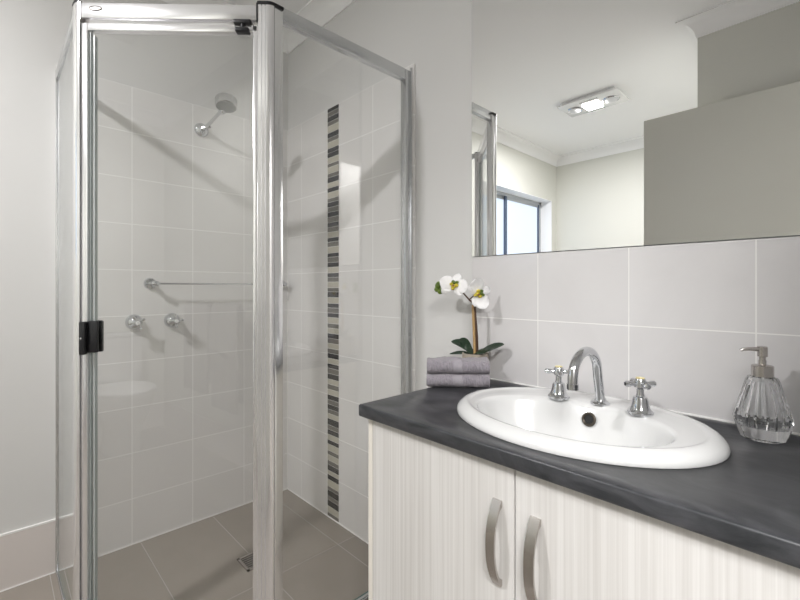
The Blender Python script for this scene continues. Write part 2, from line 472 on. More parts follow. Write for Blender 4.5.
# window
win = thing('window_1', 'x', 'x', (-0.12, -2.48, WZ0)); del win['label']; del win['category']; win['kind'] = 'structure'
def wframe(bm):
    x0, x1 = -0.182, -0.130; t = 0.032
    box(bm, x0, x1, WY0, WY1, WZ1 - t, WZ1, 0.002); box(bm, x0, x1, WY0, WY1, WZ0, WZ0 + t, 0.002)
    box(bm, x0, x1, WY0, WY0 + t, WZ0, WZ1, 0.002); box(bm, x0, x1, WY1 - t, WY1, WZ0, WZ1, 0.002)
part('window_frame', wframe, M['winalu'], win)
def sash(bm, a, b_, x):
    t = 0.03
    box(bm, x, x + 0.018, a + t, b_ - t, WZ1 - 0.032 - t, WZ1 - 0.032); box(bm, x, x + 0.018, a + t, b_ - t, WZ0 + 0.032, WZ0 + 0.032 + t)
    box(bm, x, x + 0.018, a, a + t, WZ0 + 0.032, WZ1 - 0.032, mi=1); box(bm, x, x + 0.018, b_ - t, b_, WZ0 + 0.032, WZ1 - 0.032, mi=1)
M['sash'] = plain('dark_blue_grey_sash', (0.07, 0.10, 0.16), 0.4)
s1 = part('sash', lambda bm: sash(bm, -3.08, -2.42, -0.152), [M['winalu'], M['sash']], win)
part('pane', lambda bm: box(bm, -0.146, -0.142, -3.052, -2.448, WZ0 + 0.06, WZ1 - 0.06), M['pane'], s1)
s2 = part('sash', lambda bm: sash(bm, -2.465, -1.80, -0.174), [M['winalu'], M['sash']], win)
def pane2(bm):
    box(bm, -0.168, -0.164, -2.437, -2.26, WZ0 + 0.06, WZ1 - 0.06, mi=0)
    box(bm, -0.168, -0.164, -2.26, -1.828, WZ0 + 0.06, WZ1 - 0.06, mi=1)
part('pane', pane2, [M['pane'], M['pane_blue']], s2)
bm = BM(); box(bm, -0.13, -0.006, WY0, WY1, WZ0, WZ0 + 0.012, 0.002); box(bm, -0.13, -P0, WY0, WY0 + 0.004, WZ0, WZ1); box(bm, -0.13, -P0, WY0, WY1, WZ1 - 0.004, WZ1)
obj('trim_3', bm, M['ceil'], kind='structure')

# door leaf folded open in front of the nib wall
door = thing('door_1', 'x', 'x', (1.80, -1.42, 0)); del door['label']; del door['category']; door['kind'] = 'structure'
part('door_leaf', lambda bm: box(bm, 1.387, 2.205, -1.435, -1.40, 0.01, 2.04, 0.0015, 1), M['doorpaint'], door)
def lever(bm):
    lathe(bm, [(0.026, 0), (0.026, 0.006), (0.022, 0.009), (0.010, 0.010), (0.010, 0.045)], axis((1.447, -1.40, 1.0), (0, 1, 0)), 24)
    tube(bm, [(1.447, -1.357, 1.0), (1.48, -1.352, 1.0), (1.56, -1.352, 1.0)], [0.010, 0.009, 0.008], 12)
part('door_handle', lever, M['chrome'], door)
bm = BM()
box(bm, XR - 0.002, XR + 0.102, -1.3848, -1.372, 0, 2.0595); box(bm, XR - 0.002, XR + 0.102, -0.570, -0.5552, 0, 2.0595); box(bm, XR - 0.002, XR + 0.102, -1.372, -0.570, 2.045, 2.0595)
obj('trim_4', bm, M['trimwhite'], kind='structure')

# ------------------------------------------------------------------ shower screen
A = Vector((0.580, -1.000)); B = Vector((0.957, -0.587))
t2 = (B - A).normalized(); n2 = Vector((t2.y, -t2.x))
DL = (B - A).length
def D(s, d):            # door-plane coordinates -> room xy
    p = A + t2 * s + n2 * d
    return (p.x, p.y)
def dquad(bm, s0, s1, d0, d1, z0, z1, mi=0, bev=0.0):
    ang = math.atan2(t2.y, t2.x)
    X = Matrix.Translation((A.x, A.y, 0)) @ Matrix.Rotation(ang, 4, 'Z')
    return box(bm, s0, s1, -d1, -d0, z0, z1, bev, 2, mi, X)
ZP = 1.963
scr = thing('shower_screen', 'corner shower screen of clear glass in bright aluminium frames with a diagonal pivot door', 'shower screen', (0.6, -0.6, 0))
def bez(a, b_, c, n=8):
    a, b_, c = Vector(a), Vector(b_), Vector(c)
    return [tuple(a * (1 - t) ** 2 + b_ * 2 * t * (1 - t) + c * t * t) for t in [k / n for k in range(n + 1)]]
def groove(s, d): return [Vector(D(s - 0.0016, d)), Vector(D(s, d - 0.0022)), Vector(D(s + 0.0016, d))]
def post_right(g=0.0, e=0.0035):
    d = 0.018 + g; px_ = B.x + 0.018 + g
    p1 = Vector(D(DL - 0.032 - g, -0.018)); p2 = Vector(D(DL - 0.032 - g, d))
    p3 = Vector((px_, B.y + e)); p4 = Vector((B.x - 0.016, B.y + e))
    s = (px_ - (A.x + n2.x * d)) / t2.x
    ctl = Vector(D(s, d))
    gr = groove(DL - 0.021, d) + groove(DL - 0.010, d) if g == 0 else []
    return [tuple(p) for p in [p1, p2] + gr] + bez(D(DL - 0.006, d), ctl, (px_, B.y + 0.0015)) + [tuple(p3), tuple(p4)]
def post_left(g=0.0):
    d = 0.018 + g; py_ = A.y - 0.018 - g
    p1 = Vector(D(0.006 + g, -0.018)); p2 = Vector(D(0.006 + g, d))
    p3 = Vector((A.x - 0.024, py_)); p4 = Vector((A.x - 0.024, A.y + 0.016))
    s = (py_ - (A.y + n2.y * d)) / t2.y
    ctl = Vector(D(s, d))
    return [tuple(p4), tuple(p3)] + bez((A.x - 0.014, py_), ctl, D(0.004, d)) + [tuple(p2), tuple(p1)]
cp = part('corner_post', lambda bm: prism(bm, post_right(), 0, ZP), M['alu'], scr)
part('end_cap', lambda bm: prism(bm, post_right(0.0015, 0.034), ZP, ZP + 0.009), M['black'], cp, label='black plastic end cap')
cp = part('corner_post', lambda bm: prism(bm, post_left(), 0, ZP), M['alu'], scr)
part('end_cap', lambda bm: prism(bm, post_left(0.0015), ZP, ZP + 0.005), M['black'], cp, label='black plastic end cap')
# fixed panel against the mirror wall
XP = B.x
part('wall_channel', lambda bm: (box(bm, XP - 0.014, XP + 0.014, -0.030, -0.001, 0, 1.975, 0.002), box(bm, XP + 0.014, XP + 0.022, -0.007, -0.001, 0, 1.985)), M['alu_flat'], scr)
part('top_rail', lambda bm: box(bm, XP - 0.013, XP + 0.013, B.y + 0.033, -0.030, 1.935, 1.976, 0.002), M['alu_flat'], scr)
part('bottom_rail', lambda bm: box(bm, XP - 0.013, XP + 0.013, B.y + 0.0055, -0.030, 0.0, 0.012, 0.002), M['alu_flat'], scr)
part('side_channel', lambda bm: box(bm, XP - 0.013, XP + 0.0165, B.y + 0.0055, B.y + 0.033, 0.0, ZP, 0.001), M['polished'], scr)
def slab(bm, fn):
    fs = fn(bm)
    bm.normal_update()
    big = sorted(fs, key=lambda f: -f.calc_area())[:2]
    for f in fs: f.material_index = 0 if f in big else 1
GM = [M['glass'], M['glass_edge']]
part('glass_panel', lambda bm: slab(bm, lambda b_: box(b_, XP - 0.003, XP + 0.003, B.y + 0.030, -0.020, 0.02, 1.945)), GM, scr)
# fixed panel against the left wall
YL = -1.005
part('wall_channel', lambda bm: box(bm, 0.001, 0.016, YL - 0.008, YL + 0.008, 0, 1.965, 0.002), M['alu_flat'], scr)
part('top_rail', lambda bm: box(bm, 0.016, A.x - 0.024, YL - 0.009, YL + 0.009, 1.938, 1.968, 0.002), M['alu_flat'], scr)
part('bottom_rail', lambda bm: box(bm, 0.016, A.x - 0.024, YL - 0.007, YL + 0.007, 0, 0.012, 0.002), M['alu_flat'], scr)
part('glass_panel', lambda bm: slab(bm, lambda b_: box(b_, 0.010, A.x - 0.02, YL - 0.003, YL + 0.003, 0.02, 1.945)), GM, scr)
# header over the door
hd = part('header_rail', lambda bm: (dquad(bm, 0.010, DL - 0.035, -0.018, 0.018, 1.916, 1.961, 0, 0.003), dquad(bm, 0.012, DL - 0.036, -0.012, 0.002, 1.903, 1.916)), M['alu'], scr)
part('joint_cap', lambda bm: dquad(bm, DL - 0.036, DL - 0.0315, -0.017, 0.0205, 1.911, 1.966), M['black'], hd, label='black joint cap')
part('joint_cap', lambda bm: dquad(bm, 0.0055, 0.0100, -0.017, 0.0190, 1.911, 1.962), M['steel'], hd, label='dull metal joint cap')
def badge(bm):
    s, z = 0.054, 1.943
    p = D(s, 0.018)
    Xm = axis((p[0], p[1], z), (n2.x, n2.y, 0))
    side = Vector((t2.x, t2.y, 0)); up = Vector((0, 0, 1)); c = Vector((p[0], p[1], z)); nn = Vector((n2.x, n2.y, 0))
    pts = [c + side * 0.017 * math.cos(q) + up * 0.0055 * math.sin(q) + nn * 0.0012 for q in [2 * PI * k / 28 for k in range(28)]]
    tube(bm, pts, 0.0014, 8, closed=True)
    v = [bm.verts.new(q) for q in pts]; bm.faces.new(v).material_index = 2
    for k in range(5):       # illegible raised lettering
        ss = -0.009 + 0.0045 * k
        q = c + side * ss + nn * 0.0016
        blob(bm, q, 0.0014, 0.0014, 0.0024, None, 6, 5, 1)
part('badge', badge, [M['bronze'], M['bronze'], M['plasticwhite']], hd, label='small oval chrome badge')
sd = part('shower_door', lambda bm: (
    dquad(bm, 0.0075, 0.0255, -0.010, 0.012, 0.030, 1.905, 0, 0.002),
    dquad(bm, DL - 0.048, DL - 0.0335, -0.010, 0.013, 0.030, 1.905, 0, 0.002),
    dquad(bm, 0.0255, DL - 0.048, -0.010, 0.012, 1.883, 1.905, 0, 0.002),
    dquad(bm, 0.0255, DL - 0.048, -0.010, 0.012, 0.030, 0.062, 0, 0.002)), M['alu'], scr)
part('door_glass', lambda bm: slab(bm, lambda b_: dquad(b_, 0.022, DL - 0.042, -0.002, 0.003, 0.05, 1.895)), GM, sd)
part('seal_strip', lambda bm: (dquad(bm, 0.0385, 0.0415, -0.009, 0.0035, 0.062, 1.872), dquad(bm, 0.026, 0.0305, -0.006, 0.0045, 0.062, 1.888)), M['seal'], sd)
def handle(bm):
    dquad(bm, 0.011, 0.028, 0.012, 0.028, 0.925, 1.022, 0, 0.003)
    dquad(bm, 0.026, 0.056, 0.004, 0.016, 0.929, 1.024, 0, 0.005)
    dquad(bm, 0.026, 0.056, -0.018, -0.006, 0.929, 1.024, 0, 0.005)
part('door_handle', handle, M['black'], sd, label='black plastic pull handle')
def hscrew(bm):
    p = D(0.018, 0.0275); lathe(bm, [(0.003, 0), (0.003, 0.0012), (0.001, 0.0016)], axis((p[0], p[1], 0.973), (n2.x, n2.y, 0)), 12)
part('screw', hscrew, M['chrome'], sd, label='bright screw in handle')
def pivot(bm):
    s0 = DL - 0.078
    ang = math.atan2(t2.y, t2.x)
    dquad(bm, s0 - 0.026, s0 + 0.026, -0.01, 0.022, 1.905, 1.917, 0, 0.003)
    p = D(s0, 0.012)
    lathe(bm, [(0.007, 0), (0.007, 0.03)], Matrix.Translation((p[0], p[1], 1.880)), 14)
    X = Matrix.Translation((p[0], p[1], 0)) @ Matrix.Rotation(ang, 4, 'Z')
    box(bm, -0.021, 0.021, -0.012, 0.012, 1.879, 1.893, 0.005, 3, 0, X)
    dquad(bm, DL - 0.046, DL - 0.037, 0.0132, 0.0155, 1.889, 1.899)
part('pivot', pivot, M['black'], sd, label='black pivot block with knob')
part('sill', lambda bm: dquad(bm, 0.006, DL - 0.032, -0.016, 0.016, 0.0, 0.022, 0, 0.003), M['alu_flat'], scr)

# floor drain
dr = thing('floor_drain', 'square stainless slotted floor drain in the grey shower floor', 'drain', (0.472, -0.412, 0))
def grate_frame(bm):
    c = (0.472, -0.412); h = 0.052; w = 0.010
    box(bm, c[0] - h, c[0] + h, c[1] - h, c[1] - h + w, 0.0, 0.004); box(bm, c[0] - h, c[0] + h, c[1] + h - w, c[1] + h, 0.0, 0.004)
    box(bm, c[0] - h, c[0] - h + w, c[1] - h, c[1] + h, 0.0, 0.004); box(bm, c[0] + h - w, c[0] + h, c[1] - h, c[1] + h, 0.0, 0.004)
part('drain_frame', grate_frame, M['steel'], dr)
part('drain_well', lambda bm: box(bm, 0.432, 0.512, -0.452, -0.372, 0.0, 0.0008), M['darkhole'], dr)
def grate(bm):
    for k in range(6):
        x = 0.438 + k * 0.0136
        box(bm, x - 0.0022, x + 0.0022, -0.454, -0.370, 0.0012, 0.0022)
    lathe(bm, [(0.007, 0.002), (0.007, 0.0042), (0.003, 0.0046)], Matrix.Translation((0.472, -0.412, 0)), 16)
part('grate', grate, M['steel'], dr)

# shower head
sh = thing('wall_shower', 'round chrome shower head on an angled arm high on the tiled wall', 'shower', (0, -0.462, 1.885))
part('wall_flange', lambda bm: lathe(bm, [(0.033, 0.0005), (0.033, 0.004), (0.030, 0.010), (0.018, 0.018), (0.012, 0.020), (0.012, 0.034)], axis((0, -0.462, 1.885), (1, 0, 0)), 32), M['chrome'], sh)
def arm(bm):
    tube(bm, [(0.024, -0.462, 1.885), (0.060, -0.460, 1.885), (0.215, -0.448, 1.918)], [0.009, 0.0085, 0.0075], 14)
    blob(bm, (0.055, -0.46, 1.885), 0.010, 0.010, 0.010)
    tube(bm, [(0.050, -0.475, 1.880), (0.075, -0.445, 1.884)], 0.006, 10)
part('shower_arm', arm, M['rosemetal'], sh)
HC = Vector((0.258, -0.444, 1.936)); HD = Vector((0.20, -0.10, -1)).normalized()
def rose(bm):
    X = axis(HC, -HD)
    lathe(bm, [(0.043, -0.014), (0.046, -0.012), (0.046, 0.020), (0.043, 0.026), (0.028, 0.031), (0.012, 0.032)], X, 36)
    tube(bm, [(0.205, -0.449, 1.916), (0.232, -0.447, 1.912)], 0.012, 12)
    blob(bm, (0.222, -0.448, 1.914), 0.016, 0.014, 0.013)
rs = part('shower_head', rose, M['rosemetal'], sh)
def nozz(bm):
    X = axis(HC, HD)
    lathe(bm, [(0.041, 0.0138), (0.041, 0.0155), (0.001, 0.0155)], X, 36, cap1=False)
    for r, n in ((0.012, 6), (0.024, 12), (0.036, 18)):
        for k in range(n):
            p = X @ Vector((r * math.cos(2 * PI * k / n), r * math.sin(2 * PI * k / n), 0.0155))
            blob(bm, p, 0.0016, 0.0016, 0.0016, None, 6, 4)
part('nozzle_plate', nozz, M['greyrubber'], rs, label='grey nozzle plate')

# shower taps
def shower_tap(y, rot, label):
    z = 0.972
    t = thing('shower_tap', label, 'tap', (0, y, z), 'shower taps')
    part('flange', lambda bm: lathe(bm, [(0.034, 0.0005), (0.034, 0.003), (0.032, 0.012), (0.024, 0.024), (0.015, 0.031), (0.012, 0.033), (0.012, 0.048)], axis((0, y, z), (1, 0, 0)), 36), M['chrome'], t)
    def hnd(bm):
        c = Vector((0.058, y, z))
        lathe(bm, [(0.010, 0.042), (0.013, 0.047), (0.013, 0.064), (0.009, 0.069)], axis((0, y, z), (1, 0, 0)), 20)
        for k in range(4):
            a = rot + k * PI / 2
            d = Vector((0, math.cos(a), math.sin(a)))
            tube(bm, [c + d * 0.008, c + d * 0.022, c + d * 0.030, c + d * 0.033], [0.0045, 0.0048, 0.0062, 0.003], 10)
    h = part('cross_handle', hnd, M['chrome'], t)
    part('indicator', lambda bm: lathe(bm, [(0.0085, 0.068), (0.0085, 0.0705), (0.004, 0.0715)], axis((0, y, z), (1, 0, 0)), 18), M['plasticwhite'], h, label='pale indicator button')
shower_tap(-0.744, 0.5, 'chrome cross-handle wall tap in the shower, nearer the black door handle')
shower_tap(-0.592, 0.1, 'chrome cross-handle wall tap in the shower, further from the black door handle')

# shower rail
rl = thing('towel_rail', 'thin chrome rail on round flanges above the shower taps', 'rail', (0, -0.35, 1.14))
for y, z in ((-0.682, 1.141), (-0.04, 1.141)):
    fl = part('flange', lambda bm: (lathe(bm, [(0.026, 0.0005), (0.026, 0.004), (0.022, 0.010), (0.011, 0.014), (0.010, 0.052)], axis((0, y, z), (1, 0, 0)), 28),
                                    blob(bm, (0.052, y + (0.01 if y < -.3 else -0.01), z), 0.012, 0.018, 0.012)), M['chrome'], rl)
part('bar', lambda bm: tube(bm, [(0.052, -0.67, 1.141), (0.052, -0.052, 1.141)], 0.0042, 12), M['chrome'], rl)

# ------------------------------------------------------------------ mirror
mr = thing('wall_mirror', 'large frameless mirror fixed above the tiled splashback', 'mirror', (1.74, 0, 1.2255))
def mirr(bm):
    slab(bm, lambda b_: box(b_, 1.266, XR - 0.01, -0.0015, P0, 1.2285, 2.20, 0.0))
part('mirror_glass', mirr, [M['mirror'], M['mirror_edge']], mr)

# ------------------------------------------------------------------ vanity cabinet
cab = thing('vanity_cabinet', 'pale woodgrain vanity cabinet with two doors under the dark benchtop', 'cabinet', (1.73, -0.25, 0))
CX0, CX1 = 1.2985, 2.154; CT = 0.789; CF = -0.470
part('side_panel', lambda bm: box(bm, CX0, CX0 + 0.016, CF - 0.017, -0.001, 0.0, CT, 0.0008, 1), M['cab_edge'], cab)
part('side_panel', lambda bm: box(bm, CX1 - 0.016, CX1, CF - 0.017, -0.001, 0.0, CT, 0.0008, 1), M['cab_edge'], cab)
part('base_shelf', lambda bm: box(bm, CX0 + 0.016, CX1 - 0.016, CF, -0.001, 0.12, 0.136), M['cab_in'], cab)
part('back_rail', lambda bm: box(bm, CX0 + 0.016, CX1 - 0.016, -0.017, -0.001, 0.136, 0.55), M['cab_in'], cab)
part('front_rail', lambda bm: box(bm, CX0 + 0.016, CX1 - 0.016, CF + 0.0, CF + 0.008, CT - 0.05, CT), M['cab_in'], cab)
part('kickboard', lambda bm: box(bm, CX0 + 0.016, CX1 - 0.016, -0.42, -0.404, 0.0, 0.12), M['cab_edge'], cab)
def cab_door(x0, x1, hx, zt=0.715):
    d = part('door', lambda bm: box(bm, x0, x1, CF - 0.018, CF - 0.001, 0.125, CT - 0.006, 0.001, 1), M['woodgrain'], cab)
    def bow(bm):
        n = 18; w = 0.0095; z0, z1 = zt - 0.164, zt; y0 = CF - 0.018
        out_, inn_ = [], []
        for k in range(n + 1):
            s = k / n
            z = z0 + (z1 - z0) * s
            bulge = 0.024 * (1 - abs(2 * s - 1) ** 2.2)
            th = 0.0045 + 0.004 * abs(2 * s - 1) ** 4
            out_.append((y0 - 0.0045 - bulge, z)); inn_.append((y0 - 0.0045 - bulge + th + (0.0 if 0 < k < n else 0.0), z + (0.010 if k == 0 else 0)))
        inn_[0] = (y0, z0 + 0.001); inn_[-1] = (y0, z1 - 0.001)
        inn_[1] = (y0, z0 + 0.013); inn_[-2] = (y0, z1 - 0.013)
        prof = out_ + inn_[::-1]
        a = [bm.verts.new((hx - w, p[0], p[1])) for p in prof]; b_ = [bm.verts.new((hx + w, p[0], p[1])) for p in prof]
        m_ = len(prof)
        for k in range(m_): bm.faces.new((a[k], a[(k + 1) % m_], b_[(k + 1) % m_], b_[k]))
        for k in range(n):
            j = m_ - 1 - k
            bm.faces.new((a[k], a[k + 1], a[j - 1], a[j])); bm.faces.new((b_[k], b_[j], b_[j - 1], b_[k + 1]))
    part('handle', bow, M['steel'], d, label='brushed nickel bow handle')
cab_door(CX0 + 0.0175, 1.7262, 1.6915)
cab_door(1.7288, CX1 - 0.0005, 1.7710, 0.711)

# ------------------------------------------------------------------ benchtop with a cut-out for the basin
BX, BY = 1.729, -0.246
def ell(a, b_, cy, z, n=72, cx=BX): return [Vector((cx + a * math.cos(2 * PI * k / n), cy + b_ * math.sin(2 * PI * k / n), z)) for k in range(n)]
bx0, bx1, by0, by1, bz0, bz1 = 1.281, XR - 0.001, -0.507, -0.0006, 0.789, 0.820
bm = BM(); box(bm, bx0, bx1, by0, by1, bz0, bz1, 0.0045, 3)
bench = obj('benchtop', bm, M['bench'], loc=(1.745, -0.25, bz0))
bm = BM(); prism(bm, [(p.x, p.y) for p in ell(0.245, 0.19, BY, 0)], 0.70, 0.90)
cut = obj('cutter', bm, M['bench'])
md = bench.modifiers.new('hole', 'BOOLEAN'); md.operation = 'DIFFERENCE'; md.object = cut; md.solver = 'EXACT'
dg = bpy.context.evaluated_depsgraph_get(); dg.update()
nm = bpy.data.meshes.new_from_object(bench.evaluated_get(dg))
bench.modifiers.clear(); bench.data = nm
bpy.data.objects.remove(cut)
tag(bench, 'charcoal stone-look benchtop on the pale vanity cabinet', 'benchtop')
part('sealant', lambda bm: box(bm, bx0 + 0.02, bx1, -0.0045, 0.0, bz1 - 0.001, bz1 + 0.004, 0.0015, 2), M['grout'], bench, label='white sealant bead')

# basin
bas = thing('wash_basin', 'oval white ceramic drop-in basin set in the dark benchtop', 'basin', (BX, BY, 0.82))
def basin(bm):
    n = 72
    R = [(.276, .211, -.246, .8205), (.282, .219, -.246, .8205), (.2825, .2195, -.246, .8250), (.2795, .2165, -.246, .8315), (.274, .211, -.246, .8370),
         (.266, .203, -.246, .8420), (.258, .195, -.246, .8440), (.252, .189, -.247, .8438), (.248, .185, -.249, .8422), (.243, .180, -.251, .8416),
         (.228, .164, -.266, .8414), (.213, .149, -.283, .8412), (.2085, .1445, -.2875, .8404), (.205, .141, -.291, .8370), (.2025, .1385, -.2935, .829),
         (.198, .131, -.296, .808), (.187, .120, -.297, .784), (.170, .105, -.295, .758), (.144, .086, -.290, .735), (.107, .064, -.284, .719), (.060, .040, -.279, .711), (.024, .024, -.275, .708)]
    rings = [[bm.verts.new(p) for p in ell(a, b_, cy, z, n)] for a, b_, cy, z in R]
    # outer underside shell
    U = [(.022, .022, -.275, .695), (.110, .070, -.283, .700), (.170, .112, -.293, .738), (.198, .138, -.296, .790), (.215, .160, -.27, .8205)]
    und = [[bm.verts.new(p) for p in ell(a, b_, cy, z, n)] for a, b_, cy, z in U]
    seq = rings + und
    for a, b_ in list(zip(seq[:-1], seq[1:])) + [(seq[-1], seq[0])]:
        for k in range(n): bm.faces.new((a[k], a[(k + 1) % n], b_[(k + 1) % n], b_[k]))
part('bowl', basin, M['ceramic'], bas, smooth=60)
OV = Vector((1.734, -0.1700, 0.8095)); OD = Vector((0, -1, 0.28)).normalized()
def ovring(bm):
    X = axis(OV, OD)
    tube(bm, [X @ Vector((0.0135 * math.cos(2 * PI * k / 28), 0.0135 * math.sin(2 * PI * k / 28), 0.002)) for k in range(28)], 0.0032, 10, closed=True)
orr = part('overflow_ring', ovring, M['bronze'], bas, label='dull metal overflow ring')
part('overflow_hole', lambda bm: lathe(bm, [(0.0125, -0.004), (0.0125, 0.0012)], axis(OV, OD), 28), M['darkhole'], orr, label='black overflow opening')
part('waste', lambda bm: lathe(bm, [(0.022, 0.700), (0.022, 0.709), (0.018, 0.711), (0.012, 0.7095)], Matrix.Translation((BX, -0.275, 0)), 28), M['chrome'], bas)

# basin taps
ZD = 0.8405
def basin_tap(x, y, rot, label, sc=1.0):
    t = thing('basin_tap', label, 'tap', (x, y, ZD), 'basin taps')
    T0 = Matrix.Translation((x, y, ZD))
    part('body', lambda bm: lathe(bm, [(0.0260, 0.0), (0.0270, 0.003), (0.0260, 0.007), (0.0220, 0.010), (0.0190, 0.016), (0.0165, 0.026), (0.0155, 0.034), (0.0140, 0.038), (0.0090, 0.040), (0.0075, 0.046), (0.0075, 0.060)], T0, 36), M['chrome'], t)
    def hnd(bm):
        lathe(bm, [(0.0085, 0.056), (0.0125, 0.060), (0.0125, 0.074), (0.0095, 0.079)], T0, 24)
        c = Vector((x, y, ZD + 0.067))
        for k in range(4):
            a = rot + k * PI / 2; d = Vector((math.cos(a), math.sin(a), 0))
            tube(bm, [c + d * 0.008, c + d * 0.018, c + d * 0.024, c + d * 0.031, c + d * 0.034], [0.0054, 0.0050, 0.0066, 0.0068, 0.0045], 12)
    h = part('cross_handle', hnd, M['chrome'], t)
    part('indicator', lambda bm: lathe(bm, [(0.0092, 0.0785), (0.0092, 0.081), (0.005, 0.082)], T0, 20), M['yellowcap'], h, label='yellowed indicator cap')
basin_tap(1.648, -0.147, 0.55, 'chrome cross-handle basin tap on the towel side of the spout')
basin_tap(1.838, -0.150, 0.80, 'chrome cross-handle basin tap between the spout and the glass soap dispenser')

sp = thing('basin_spout', 'chrome gooseneck spout curving over the white basin', 'tap', (1.744, -0.130, ZD))
part('base_flange', lambda bm: lathe(bm, [(0.022, 0.0), (0.0225, 0.003), (0.019, 0.007), (0.0135, 0.009), (0.010, 0.019)], Matrix.Translation((1.744, -0.130, ZD)), 32), M['chrome'], sp)
def goose(bm):
    yc, zc, r = -0.2140, 0.922, 0.0665
    pts = [(1.744, -0.130, ZD + 0.004), (1.744, -0.1345, ZD + 0.03), (1.744, -0.1430, zc - 0.018)]
    for k in range(0, 19):
        a = math.radians(3 + k * 177 / 18)
        pts.append((1.744, yc + r * math.cos(a), zc + 0.054 * math.sin(a)))
    pts.append((1.744, yc - r, zc - 0.010))
    tube(bm, pts, [0.0108] * len(pts), 20)
    lathe(bm, [(0.0108, 0.0), (0.0124, -0.002), (0.0124, -0.014), (0.0095, -0.0155)], Matrix.Translation((1.744, yc - r, zc - 0.008)), 24)
part('spout', goose, M['chrome'], sp)

# ------------------------------------------------------------------ towels
def folded_towel(z0, h, shift, seed, label):
    F = Vector((1.284, -0.250, 0)); G = Vector((1.424, -0.124, 0))
    u = (G - F).normalized(); v = Vector((-u.y, u.x, 0)); Ln = (G - F).length
    F = F + v * shift[1] + u * shift[0]; dep = 0.076
    t = thing('folded_towel', label, 'towel', tuple((F + G) / 2 + v * 0.035 + Vector((0, 0, z0))), 'folded towels on the benchtop')
    # cross-section: a layer folded back on itself, round fold to the front
    th = h / 2 - 0.0008; prof = []
    r = h / 2
    for k in range(5): prof.append((dep - (dep - r) * k / 5, 0.0))
    for k in range(11):
        a = -PI / 2 - PI * k / 10
        ex = 1.35 if k in range(1, 10) else 1
        prof.append((r + r * math.cos(a), r + r * math.sin(a) * (1 if k in (0, 10) else 1.0)))
    for k in range(1, 6): prof.append((r + (dep - r) * k / 5, h))
    prof.append((dep + 0.003, h - th * .5)); prof.append((dep, h - th))
    for k in range(1, 5): prof.append((dep - (dep - r) * k / 5, h - th))
    prof.append((r, r + 0.0003)); prof.append((r, r - 0.0003))
    for k in range(4, 0, -1): prof.append((dep - (dep - r) * k / 5, th))
    prof.append((dep, th)); prof.append((dep + 0.003, th * .5))
    def mk(bm, s0, s1, grow, band=False):
        n = max(3, int((s1 - s0) / 0.004)); rings = []
        for i in range(n + 1):
            s = s0 + (s1 - s0) * i / n
            e = min(s, Ln - s); k_ = 1.0
            if s < 0.012: k_ = 0.80 + 0.20 * math.sqrt(max(0, 1 - (1 - s / 0.012) ** 2))
            ring = []
            for (a, z) in prof:
                nz = noise.noise(Vector((s * 30, a * 25 + seed, z * 30))) * 0.0045 + noise.noise(Vector((s * 210, a * 90, z * 120 + seed))) * 0.0016
                zz = h / 2 + (z - h / 2) * k_; aa = a if s > 0.012 else dep / 2 + (a - dep / 2) * (0.86 + 0.14 * k_)
                zz += (nz + grow) * (1 if z > h * 0.5 else -0.2) ; aa += (-(nz + grow) if a < r * 0.9 else 0)
                zz = max(zz, 0.0003)
                p = F + u * s + v * aa
                ring.append(bm.verts.new((p.x, p.y, z0 + zz)))
            rings.append(ring)
        m_ = len(prof)
        for A_, B_ in zip(rings[:-1], rings[1:]):
            for k in range(m_): bm.faces.new((A_[k], A_[(k + 1) % m_], B_[(k + 1) % m_], B_[k]))
        for ring in (rings[0][::-1], rings[-1]):
            f = bm.faces.new(ring)
        bmesh.ops.triangulate(bm, faces=[f for f in bm.faces if len(f.verts) > 4])
    part('cloth', lambda bm: mk(bm, 0.0, Ln, 0.0), M['towel'], t, smooth=80)
    part('woven_band', lambda bm: mk(bm, 0.080, 0.108, -0.0002 + 0.0007), M['towel_band'], t, smooth=80, label='smoother woven band')
folded_towel(0.8205, 0.0395, (0, 0.0), 3.1, 'lilac-grey folded towel lying on the benchtop, lower of the two')
folded_towel(0.8615, 0.0400, (0.001, 0.002), 9.7, 'lilac-grey folded towel on top of the other folded towel')

# ------------------------------------------------------------------ orchid
OX, OY = 1.318, -0.052
orc = thing('potted_orchid', 'white orchid in a small stone pot behind the folded towels', 'plant', (OX, OY, 0.8205))
part('pot', lambda bm: lathe(bm, [(0.030, 0.8205), (0.036, 0.823), (0.040, 0.85), (0.0425, 0.900), (0.0425, 0.909), (0.038, 0.909), (0.037, 0.899), (0.001, 0.899)], Matrix.Translation((OX, OY, 0)), 32, cap1=False), M['pot'], orc)
def soil(bm):
    lathe(bm, [(0.0368, 0.8995), (0.0368, 0.9015), (0.02, 0.906), (0.001, 0.907)], Matrix.Translation((OX, OY, 0)), 24, cap1=False)
part('soil', soil, M['soil'], orc)
S0 = Vector((1.320, -0.056, 0.900)); S1 = Vector((1.3160, -0.062, 1.066))
part('support_stick', lambda bm: tube(bm, [S0, (S0 + S1) / 2, S1], [0.0048, 0.0046, 0.0044], 10), M['stick'], orc, label='tan bamboo stick')
def stem(bm):
    q = Vector((0.0062, 0.0045, 0))
    pts = [S0 + q, S0.lerp(S1, .35) + q * 1.15, S0.lerp(S1, .7) + q * 0.9, S1 + q * 0.8, S1 + Vector((0.001, -0.004, 0.008)),
           Vector((1.308, -0.070, 1.082)), Vector((1.285, -0.078, 1.108)), Vector((1.255, -0.080, 1.116)), Vector((1.225, -0.080, 1.117)), Vector((1.200, -0.08, 1.121))]
    tube(bm, pts, [0.0040, 0.0040, 0.0038, 0.0034, 0.0030, 0.0028, 0.0026, 0.0024, 0.0020, 0.0016], 10)
    tube(bm, [(1.308, -0.070, 1.084), (1.325, -0.072, 1.094), (1.338, -0.070, 1.100)], 0.002, 8)
part('stem', stem, M['stemdark'], orc)
